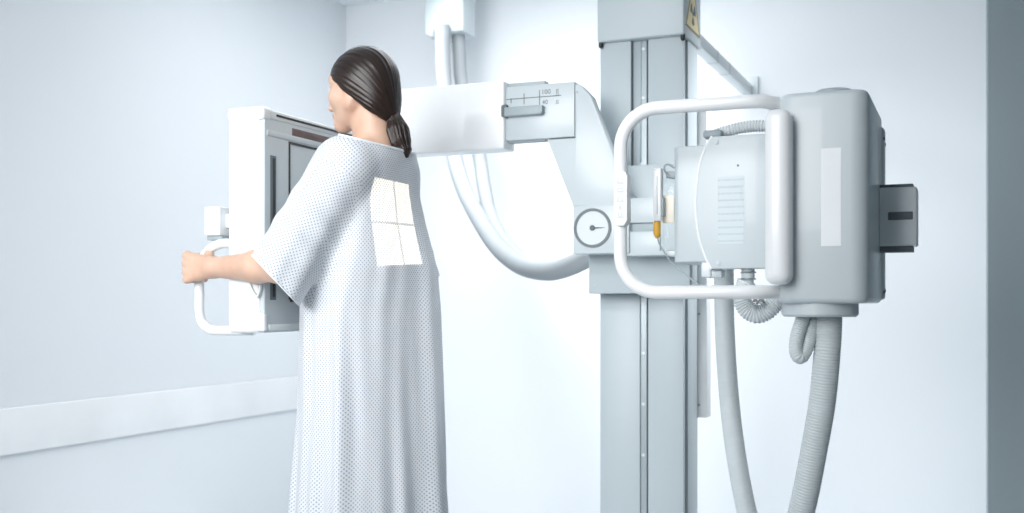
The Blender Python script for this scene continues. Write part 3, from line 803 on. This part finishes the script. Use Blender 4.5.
# left arm: bare forearm, hand closed round the grab handle
sh = W(.0, .165, 1.405)
elb = np.array(pv(282, 266, 2.246)); wr = np.array((HBu+.074, HBv-.036, pv(215, 267.5, 2.30).z))
B.cone(sh, elb, .052, .040, .03)
mid = elb+(wr-elb)*.35
B.cone(elb, mid, .041, .039, .02); B.cone(mid, wr, .039, .0255, .02)
hz = wr[2]
def hb(a, b, z): return np.array((HBu+a, HBv+b, hz+z))
B.cone(wr, hb(.040, -.034, .012), .0245, .0190, .012)
B.cone(wr, hb(.036, -.034, -.014), .0235, .0185, .012)
for zz, r in ((.031, .0135), (.011, .0145), (-.010, .0140), (-.029, .0120)):
    B.cone(hb(.040, -.034, zz*.55), hb(-.006, -.0365, zz), .0150, r*.92, .010)
for i, (zz, ln, r) in enumerate(((.033, .95, .0092), (.0115, 1.0, .0096), (-.0105, .97, .0093), (-.0310, .85, .0082))):
    def cir(ang, rad, z): return hb(rad*math.cos(math.radians(ang)), rad*math.sin(math.radians(ang)), z)
    mcp = hb(-.008, -.0365, zz)
    pip = cir(196-6*(i == 3), .0345, zz*1.02)
    dip = cir(196-76*ln, .0265, zz)
    tip = cir(196-136*ln, .0225, zz*.98)
    B.cone(mcp, pip, r*1.12, r*1.02, .005); B.cone(pip, dip, r*1.02, r*.9, .004); B.cone(dip, tip, r*.9, r*.74, .004)
    B.ell(mcp+np.array((-.004, -.003, 0)), (r*1.16,)*3, .005)
t0 = hb(.052, -.026, .016)
for a, b, ra, rb in ((t0, hb(.036, -.006, .036), .0150, .0125), (hb(.036, -.006, .036), hb(.020, .016, .046), .0120, .0100), (hb(.020, .016, .046), hb(.000, .0245, .050), .0100, .0076)):
    B.cone(a, b, ra, rb, .005)
# other arm: elbow out, flat hand resting against the far side of the detector
sh2 = W(.030, -.150, 1.388); elb2 = W(.045, -.262, 1.155); wr2 = W(.200, -.335, 1.19)
B.cone(sh2, elb2, .052, .040, .03); m2 = elb2+(wr2-elb2)*.35
B.cone(elb2, m2, .041, .038, .02); B.cone(m2, wr2, .038, .0255, .02)
pe = W(.265, -.327, 1.20)
for dz in (-.022, 0, .022): B.cone(wr2, pe+np.array((0, 0, dz)), .020, .0125, .010)
for dz, ln, r in ((.031, .070, .0086), (.011, .078, .009), (-.010, .072, .0086), (-.030, .056, .0076)):
    k_ = pe+np.array((0, 0, dz)); a1 = k_+np.array((-.5*ln, -.002, dz*.15)); a2 = k_+np.array((-ln, -.006, dz*.25))
    B.cone(k_, a1, r*1.1, r, .004); B.cone(a1, a2, r, r*.75, .004)
B.cone(wr2+np.array((-.02, 0, .015)), pe+np.array((.0, -.005, .048)), .0135, .010, .006)
B.cone(pe+np.array((.0, -.005, .048)), pe+np.array((-.028, -.006, .066)), .010, .0076, .004)
V_, F_ = B.mesh(); V_ = smooth_np(V_, F_, 2, .45)
me = np_mesh('person', V_, F_)
lf, ll, lz = Hinv(V_)
lip = np.exp(-((lz+.068)/.0075)**4)*np.exp(-(ll/.021)**4)*(lf > .083)
at = me.attributes.new('lip', 'FLOAT', 'POINT'); at.data.foreach_set('value', lip.astype(np.float32)[:len(me.vertices)])
woman = link_mesh('person', me, 'skin', None, ang=180)
tag(woman, 'woman with a dark ponytail in a long dotted gown, gripping a handle', 'person')
del B

# eyes, brows, lashes
for s in (1, -1):
    c = Vector(Hd(.0715, .031*s, -.002)); d = (Vector(Hd(1, 0, 0))-Vector(Hd(0, 0, 0))).normalized()
    e = lathe('eye', [(0, .0138*HS), (.004, .0131*HS), (.0075, .0112*HS), (.0096, .0088*HS), (.0096, .002), (0, .002)], c, d, 'white', woman, seg=20)
    lathe('iris', [(0, .0142*HS), (.003, .0140*HS), (.0052, .0129*HS), (.0052, .011), (0, .011)], c, d, 'brown', e, seg=20)
    pts = [Hd(.0795-.35*abs(t-.2)*.02, (.018+.028*t)*s, .0225+.006*math.sin(t*2.4)) for t in (0, .25, .5, .75, 1)]
    tube('eyebrow', [Vector(p) for p in pts], [.0014+.0012*math.sin(PI*min(1, .15+k/32*.8)) for k in range(33)], 'hair', woman, n=8, sides=8)
    pts = [Hd(.0815-.012*t*t, (.022+.022*t)*s, .004+.002*math.sin(PI*t)) for t in (0, .33, .66, 1, 1.15)]
    pts = [Vector(p)+Vector((-.003, 0, 0)) for p in pts]
    tube('eyelashes', pts, .0011, 'black', woman, n=6, sides=6)

# hair cap
H = Field(Hd(.14, .13, -.16)*[1, 1, 1], Hd(-.17, -.13, .15), .0026)
he(H, (-.009, 0, .013), (.097, .086, .092), .01)
he(H, (-.048, 0, -.058), (.050, .066, .062), .04)
he(H, (-.066, 0, -.092), (.026, .026, .022), .025)
# trim the cap with a sloping hairline that dips behind the ears
g = [H.lo[i]+H.h*np.arange(H.n[i]) for i in range(3)]
X, Y, Z = np.meshgrid(*g, indexing='ij')
P = np.stack([X.ravel(), Y.ravel(), Z.ravel()], 1); f_, l_, z_ = Hinv(P)
fl_ = -.053+.96*(f_+.008)
fl_ += .010*np.exp(-((f_-.05)/.03)**2)*(np.abs(l_) > .03)
fl_ = np.where(f_ < -.03, np.maximum(fl_, -.125), fl_)
pl = ((fl_-z_)*.78).reshape(H.D.shape).astype(np.float32)
k = .010; hh = np.clip(.5-.5*(H.D-pl)/k, 0, 1); H.D = H.D*(1-hh)+pl*hh+k*hh*(1-hh)
# keep only a shell over the skull
hf, hl, hz_ = f_, l_, z_
sk = (np.sqrt(((hf+.010)/.080)**2+(hl/.064)**2+((hz_-.014)/.076)**2)-1).reshape(H.D.shape)*.07
H.D = np.maximum(H.D, -sk).astype(np.float32)
Vh, Fh = H.mesh(); Vh = smooth_np(Vh, Fh, 2, .5)
def flow_attr(me, Vw):
    f, l, z = Hinv(Vw)
    p = np.stack([f+.070, l, z+.096], 1)             # measured from where the ponytail is tied
    axis = np.array((.78, 0, .62)); axis /= np.linalg.norm(axis)
    e1 = np.array((0, 1., 0)); e2 = np.cross(axis, e1)
    x, y, h_ = p @ e1, p @ e2, p @ axis
    ph = np.arctan2(x, y); lat = np.linalg.norm(p, axis=1)
    fl = np.stack([np.cos(ph)*16, np.sin(ph)*16, lat*7], 1)
    a = me.attributes.new('flow', 'FLOAT_VECTOR', 'POINT'); a.data.foreach_set('vector', fl.astype(np.float32).ravel())
    return ph, lat
me = np_mesh('hair', Vh, Fh)
# comb grooves into the surface
f, l, z = Hinv(Vh); p = np.stack([f+.070, l, z+.096], 1)
axis = np.array((.78, 0, .62)); axis /= np.linalg.norm(axis); e1 = np.array((0, 1., 0)); e2 = np.cross(axis, e1)
ph = np.arctan2(p @ e1, p @ e2)
gro = .0005*np.sin(ph*37+1.3*np.sin(ph*5))+.0004*np.sin(ph*61+2*np.sin(ph*7))
nr = np.zeros((len(me.vertices), 3), np.float32); me.vertices.foreach_get('normal', nr.ravel()) if False else None
nr = np.array([v.normal[:] for v in me.vertices])
V2 = Vh+nr*gro[:, None]; me.vertices.foreach_set('co', V2.astype(np.float32).ravel()); me.update()
flow_attr(me, Vh)
hair = link_mesh('hair', me, 'hair', woman, ang=180)
hair['label'] = 'smooth dark brown hair combed back'
# ponytail
pt = [Vector(Hd(*q)) for q in ((-.056, 0, -.082), (-.074, 0, -.092), (-.084, -.002, -.108), (-.090, -.003, -.136), (-.095, -.002, -.166), (-.106, 0, -.194), (-.112, .001, -.214))]
path = catmull(pt, 14)
prof = [.018, .017, .025, .033, .031, .021, .005]
rr = []
for i in range(len(path)):
    t = i/14; a = min(int(t), 5); w_ = (t-a)**2*(3-2*(t-a)); rr.append(prof[a]+(prof[a+1]-prof[a])*w_)
bm = bmesh.new(); rings = []; SD = 96; fv = []
for i, p in enumerate(path):
    t = (path[min(i+1, len(path)-1)]-path[max(i-1, 0)]).normalized(); n1 = Vector((0, 1, 0)); n2 = t.cross(n1)
    ring = []
    for k in range(SD):
        a = 2*PI*k/SD; r = rr[i]*(1+.05*math.sin(a*7+1+i*.02)+.035*math.sin(a*16+i*.03)+.025*math.sin(a*27))
        ring.append(bm.verts.new(p+n1*(r*math.cos(a))+n2*(r*.86*math.sin(a)))); fv.append((13*math.cos(a), 13*math.sin(a), i*.02))
    rings.append(ring)
for A, C in zip(rings, rings[1:]):
    for k in range(SD): bm.faces.new((A[k], A[(k+1) % SD], C[(k+1) % SD], C[k]))
bm.faces.new(rings[0][::-1]); bm.faces.new(rings[-1])
pony = obj('ponytail', bm, 'hair', hair, ang=180)
a = pony.data.attributes.new('flow', 'FLOAT_VECTOR', 'POINT'); a.data.foreach_set('vector', np.array(fv, np.float32).ravel())
c = Vector(Hd(-.072, 0, -.091)); t = (Vector(Hd(-.082, 0, -.106))-Vector(Hd(-.056, 0, -.082))).normalized(); n1 = Vector((0, 1, 0)); n2 = t.cross(n1)
obj('hair_tie', tube_bm([c+n1*(.0165*math.cos(x))+n2*(.0165*math.sin(x)) for x in [2*PI*k/28 for k in range(28)]], .004, 10, closed=True), 'black', hair)
# a few stray strands over the crown
for k in range(7):
    ph0 = random.uniform(-.9, .9); pts = []
    for j in range(7):
        tt = .25+.6*j/6
        ang = PI*(.05+.75*tt)
        q = (-.009+.099*math.cos(ang), .088*math.sin(ang)*math.sin(ph0), .013+.094*math.sin(ang)*math.cos(ph0)+.001*math.sin(j*1.7+k))
        pts.append(Vector(Hd(*q)))
    tube('stray_strand', pts, .00035, 'hair', hair, n=6, sides=5)

# ------------------------------------------------------------------ hospital gown
G = Field((-1.82, 2.08, .30), (-1.14, 2.94, 1.56), .0046)
sl, X, Y, Z = G.sub((-9,)*3, (9,)*3)
f = UC-X; l = VCn-Y
prof = np.array([  # z, centre f, half f, half l
    (.28, .002, .164, .222), (.52, .002, .154, .208), (.80, .002, .142, .196), (1.02, .004, .136, .192), (1.16, .006, .132, .192),
    (1.28, .012, .114, .178), (1.36, .010, .100, .168), (1.42, .0, .090, .158), (1.47, -.008, .075, .120), (1.52, -.010, .062, .075), (1.60, -.010, .050, .050)])
zz = Z.ravel()
cf, af, al = (np.interp(zz, prof[:, 0], prof[:, i])[None, None, :] for i in (1, 2, 3))
phi = np.clip((1.34-Z)/.3, 0, 1)*math.radians(20)      # the hips turn a little further than the shoulders
f, l = (f-cf)*np.cos(phi)-l*np.sin(phi), l*np.cos(phi)+(f-cf)*np.sin(phi)
ff = f
th_ = np.arctan2(l/al, ff/af)
ex = 2.6
rad = (np.abs(ff/af)**ex+np.abs(l/al)**ex)**(1/ex)
dn = np.clip((1.36-Z)/.9, 0, 1)
fold = dn*(.034*np.cos(5*th_+.9)+.042*np.cos(9*th_-1.1+.5*Z)+.034*np.cos(14*th_+2.2-1.2*Z)+.018*np.cos(23*th_+.4))
fold = fold+.012*np.cos(17*th_+9*Z)*np.clip((1.40-Z)/.2, 0, 1)*(.4+.6*dn)
# overlapping back flap: a step where one panel lies over the other
wr_ = np.mod(th_-2.02+.06*np.sin(6*Z), 2*PI)
fold = fold+.035*np.clip((1.25-Z)/.3, 0, 1)*np.where(wr_ < 1.2, np.exp(-wr_*2.6), 0)
d = ((rad/(1+fold)-1)*np.minimum(af, al)*.9).astype(np.float32)
d = np.broadcast_to(d, G.D[sl].shape)
G.add(sl, d, .001)
G.cone(W(-.012, .035, 1.462), W(-.004, .155, 1.412), .064, .062, .05)
G.cone(W(-.008, -.030, 1.455), W(.028, -.135, 1.392), .060, .056, .05)
RV = np.array((.867, .497, 0))
# sleeve toward the camera
cu = np.array(pv(274.5, 279, 2.240)); cdir = (cu-sh)/np.linalg.norm(cu-sh)
def sleeve(a, b, r0, r1, ph):
    """wide tapering sleeve with soft folds along its length"""
    a = np.array(a); b = np.array(b); R = max(r0, r1)+.06
    sl, X, Y, Z = G.sub(np.minimum(a, b)-R, np.maximum(a, b)+R)
    ba = b-a; L = np.linalg.norm(ba); ax = ba/L
    e1 = np.cross(ax, (0, 0, 1.)); e1 /= np.linalg.norm(e1); e2 = np.cross(ax, e1)
    x, y, z = X-a[0], Y-a[1], Z-a[2]
    t = x*ax[0]+y*ax[1]+z*ax[2]; p = x*e1[0]+y*e1[1]+z*e1[2]; q = x*e2[0]+y*e2[1]+z*e2[2]
    tc = np.clip(t/L, 0, 1); an = np.arctan2(q, p)
    r = r0+(r1-r0)*tc
    r = r*(1+tc*(.05*np.cos(3*an+ph)+.035*np.cos(7*an-ph+3*tc))+.03*np.cos(11*tc*3+2*an)*np.exp(-((tc-.45)/.3)**2))
    over = np.maximum(np.abs(t/L-.5)-.5, 0)*L
    d = np.sqrt(np.maximum(p*p+q*q, 1e-9)+over**2)-r
    G.add(sl, d.astype(np.float32), .030)
    return ax
sleeve(sh+np.array((0, .005, 0)), cu+cdir*.07, .070, .082, .6)
cu2 = W(.02, -.258, 1.135); cd2 = (cu2-sh2)/np.linalg.norm(cu2-sh2)
sleeve(sh2, cu2+cd2*.07, .058, .074, 2.1)
Vg, Fg = G.mesh(); Vg = smooth_np(Vg, Fg, 3, .5)
me = np_mesh('hospital_gown', Vg, Fg)
bm = bmesh.new(); bm.from_mesh(me); bpy.data.meshes.remove(me)
def cut(co, no, near=None, rad=9):
    co, no = Vector(co), Vector(no).normalized()
    def sleeve_face(f):
        c = f.calc_center_median()
        if (c-Vector(near)).length > rad: return False
        a = [float(np.interp(c.z, prof[:, 0], prof[:, i])) for i in (1, 2, 3)]
        p = max(0, min(1, (1.34-c.z)/.3))*math.radians(20); f0 = UC-c.x-a[0]; l0 = VCn-c.y
        f1, l1 = f0*math.cos(p)-l0*math.sin(p), l0*math.cos(p)+f0*math.sin(p)
        return (abs(f1/a[1])**2.6+abs(l1/a[2])**2.6)**(1/2.6) > 1.10
    fs = [f for f in bm.faces if near is None or sleeve_face(f)]
    vs = list({v for f in fs for v in f.verts}); es = list({e for f in fs for e in f.edges})
    bmesh.ops.bisect_plane(bm, geom=vs+es+fs, plane_co=co, plane_no=no, clear_outer=True)
n1 = -.72*RV-np.array((0, 0, .69)); n1 = n1+np.array((0, -.05, 0))
cut(cu, n1, cu+cdir*.06, .125)
cut(cu2, (cd2[0]*.6, cd2[1]*.6, -.85), cu2+cd2*.06, .125)
cut((0, 0, .36), (0, 0, -1))
cut(W(-.01, 0, 1.480), (.26, 0, 1))
# keep the largest connected piece
bm.verts.ensure_lookup_table(); seen = set(); best = []
for v in bm.verts:
    if v in seen: continue
    st = [v]; comp = []
    seen.add(v)
    while st:
        x = st.pop(); comp.append(x)
        for e in x.link_edges:
            y = e.other_vert(x)
            if y not in seen: seen.add(y); st.append(y)
    if len(comp) > len(best): best = comp
bs = set(best); bmesh.ops.delete(bm, geom=[v for v in bm.verts if v not in bs], context='VERTS')
# cloth coordinates: body panels run round the trunk, sleeves round their own axis
uvl = bm.loops.layers.uv.new('cloth')
def axis_frame(a, b):
    a, b = Vector(a), Vector(b); x = (b-a).normalized(); e1 = x.cross(Vector((0, 0, 1))).normalized(); return a, x, e1, x.cross(e1), (b-a).length
SLV = [axis_frame(sh, cu), axis_frame(sh2, cu2)]
for fc in bm.faces:
    c = fc.calc_center_median(); reg = None
    for i, (a, x, e1, e2, L) in enumerate(SLV):
        t = (c-a).dot(x); rr_ = ((c-a)-x*t).length
        side = (VCn-c.y)*(1 if i == 0 else -1)
        if t > .015 and rr_ < .112 and (side > .175 or (i == 0 and (UC-c.x) > .12 and c.z > 1.02)): reg = i
    if reg is None:
        th0 = math.atan2(VCn-c.y, UC-c.x)
        for lp_ in fc.loops:
            p = lp_.vert.co; a = math.atan2((VCn-p.y)/1.25, UC-p.x)
            a0 = math.atan2((VCn-c.y)/1.25, UC-c.x)
            if a-a0 > PI: a -= 2*PI
            if a-a0 < -PI: a += 2*PI
            lp_[uvl].uv = (a*.185, p.z)
    else:
        a_, x, e1, e2, L = SLV[reg]
        fc.normal_update(); ee = e1 if abs(fc.normal.dot(e2)) > abs(fc.normal.dot(e1)) else e2
        for lp_ in fc.loops:
            q = lp_.vert.co-a_; lp_[uvl].uv = (q.dot(ee), q.dot(x))
be = {}
for e in bm.edges:
    if e.is_boundary and e.verts[0].co.z > .5:
        for a, b in (tuple(e.verts), tuple(e.verts)[::-1]): be.setdefault(a, []).append(b)
chains = []; left = set(be)
while left:
    st = next((v for v in left if len(be[v]) == 1), None) or next(iter(left))
    ch = [st]; left.discard(st)
    while True:
        nx = [v for v in be[ch[-1]] if v in left]
        if not nx: break
        ch.append(nx[0]); left.discard(nx[0])
    chains.append(([v.co.copy() for v in ch], ch[0] in be[ch[-1]]))
bmesh.ops.recalc_face_normals(bm, faces=bm.faces[:])
me = bpy.data.meshes.new('hospital_gown'); bm.to_mesh(me); bm.free()
gown = link_mesh('hospital_gown', me, 'gown', woman, ang=180)
for pts, closed in chains:
    L_ = sum((b-a).length for a, b in zip(pts, pts[1:]))
    if L_ < .2: continue
    pts = pts[::3]
    for _ in range(3): pts = [pts[i] if (not closed and i in (0, len(pts)-1)) else (pts[i-1]+pts[i]*2+pts[(i+1) % len(pts)])/4 for i in range(len(pts))]
    top = sum(p.z for p in pts)/len(pts) > 1.4
    obj('neckline_binding' if top else 'sleeve_hem', tube_bm(pts, .0036 if top else .0022, 8, closed=closed), 'trimcloth', gown, ang=180)
gown['label'] = 'long white gown with small blue dots and wide short sleeves'

# ------------------------------------------------------------------ light
w = bpy.data.worlds.new('world'); S.world = w; w.use_nodes = True
bg = w.node_tree.nodes['Background']; bg.inputs[0].default_value = (.90, .955, 1, 1); bg.inputs[1].default_value = .38
def area(name, loc, target, sx, sy, power, col=(1, 1, 1), spread=180):
    ld = bpy.data.lights.new(name, 'AREA'); ld.shape = 'RECTANGLE'; ld.size = sx; ld.size_y = sy
    ld.energy = power; ld.color = col; ld.spread = math.radians(spread)
    o = bpy.data.objects.new(name, ld); COL.objects.link(o); o.location = loc
    o.rotation_euler = (Vector(target)-Vector(loc)).to_track_quat('-Z', 'Y').to_euler()
    return o
area('column_side_fill', (-.10, 3.80, 2.40), (-.92, 3.36, .9), .3, .3, 7, (.97, .985, 1), 60)  # added to brighten the right side of the column, no fitting there
area('overhead_fill_light', (-1.5, 3.75, ZC-.02), (-1.5, 3.75, 0), 1.5, .9, 23, (.98, .99, 1))  # unseen overhead fill added for the back of the room
area('overhead_fill_light', (-.95, .7, ZC-.02), (-1.6, 3.0, 1.05), 1.2, .6, 10, (.985, .99, 1), 78)
area('front_fill_light', (-1.75, -.8, 2.0), (-1.62, 3.3, 1.1), 2.2, 1.6, 31, (.98, .99, 1), 70)  # no window here: soft light added to brighten the faces turned forward
area('back_wall_fill_light', (-2.0, 3.75, 2.45), (-.65, VB, .25), 1.2, .4, 12, (.98, .99, 1), 80)  # unseen lamp added to lift the lower back wall
# light field of the collimator: a square with cross lines, as its lamp throws it
sd = bpy.data.lights.new('collimator_lamp', 'SPOT'); sd.energy = 25; sd.color = (1, .88, .68)
sd.spot_size = math.radians(50); sd.spot_blend = .0; sd.shadow_soft_size = .001
so = bpy.data.objects.new('collimator_lamp', sd); COL.objects.link(so)
so.location = (pv(650, 210, 2.49).x, 2.49, 1.283)
tgt = Vector(pY(390, 224, 2.78))
so.rotation_euler = (tgt-so.location).to_track_quat('-Z', 'Y').to_euler()
sd.use_nodes = True; t = sd.node_tree; em = t.nodes['Emission']
tc = t.nodes.new('ShaderNodeTexCoord'); sp = t.nodes.new('ShaderNodeSeparateXYZ'); t.links.new(tc.outputs['Normal'], sp.inputs[0])
az = math_node(t, 'ABSOLUTE', sp.outputs[2])
gx = math_node(t, 'DIVIDE', sp.outputs[0], az); gy = math_node(t, 'DIVIDE', sp.outputs[1], az)
HW = .165; HWX = .118
mx_ = math_node(t, 'MULTIPLY', math_node(t, 'LESS_THAN', math_node(t, 'ABSOLUTE', gx), HWX), math_node(t, 'LESS_THAN', math_node(t, 'ABSOLUTE', gy), HW))
ln_ = math_node(t, 'MULTIPLY', math_node(t, 'GREATER_THAN', math_node(t, 'ABSOLUTE', gx), .004), math_node(t, 'GREATER_THAN', math_node(t, 'ABSOLUTE', gy), .004))
ln_ = math_node(t, 'MULTIPLY_ADD', ln_, .7, .3)
t.links.new(math_node(t, 'MULTIPLY', mx_, ln_), em.inputs['Strength'])

S.view_settings.view_transform = 'Standard'; S.view_settings.look = 'None'
S.view_settings.exposure = -.24; S.view_settings.gamma = 1; S.view_settings.use_curve_mapping = False
S.cycles.max_bounces = 8
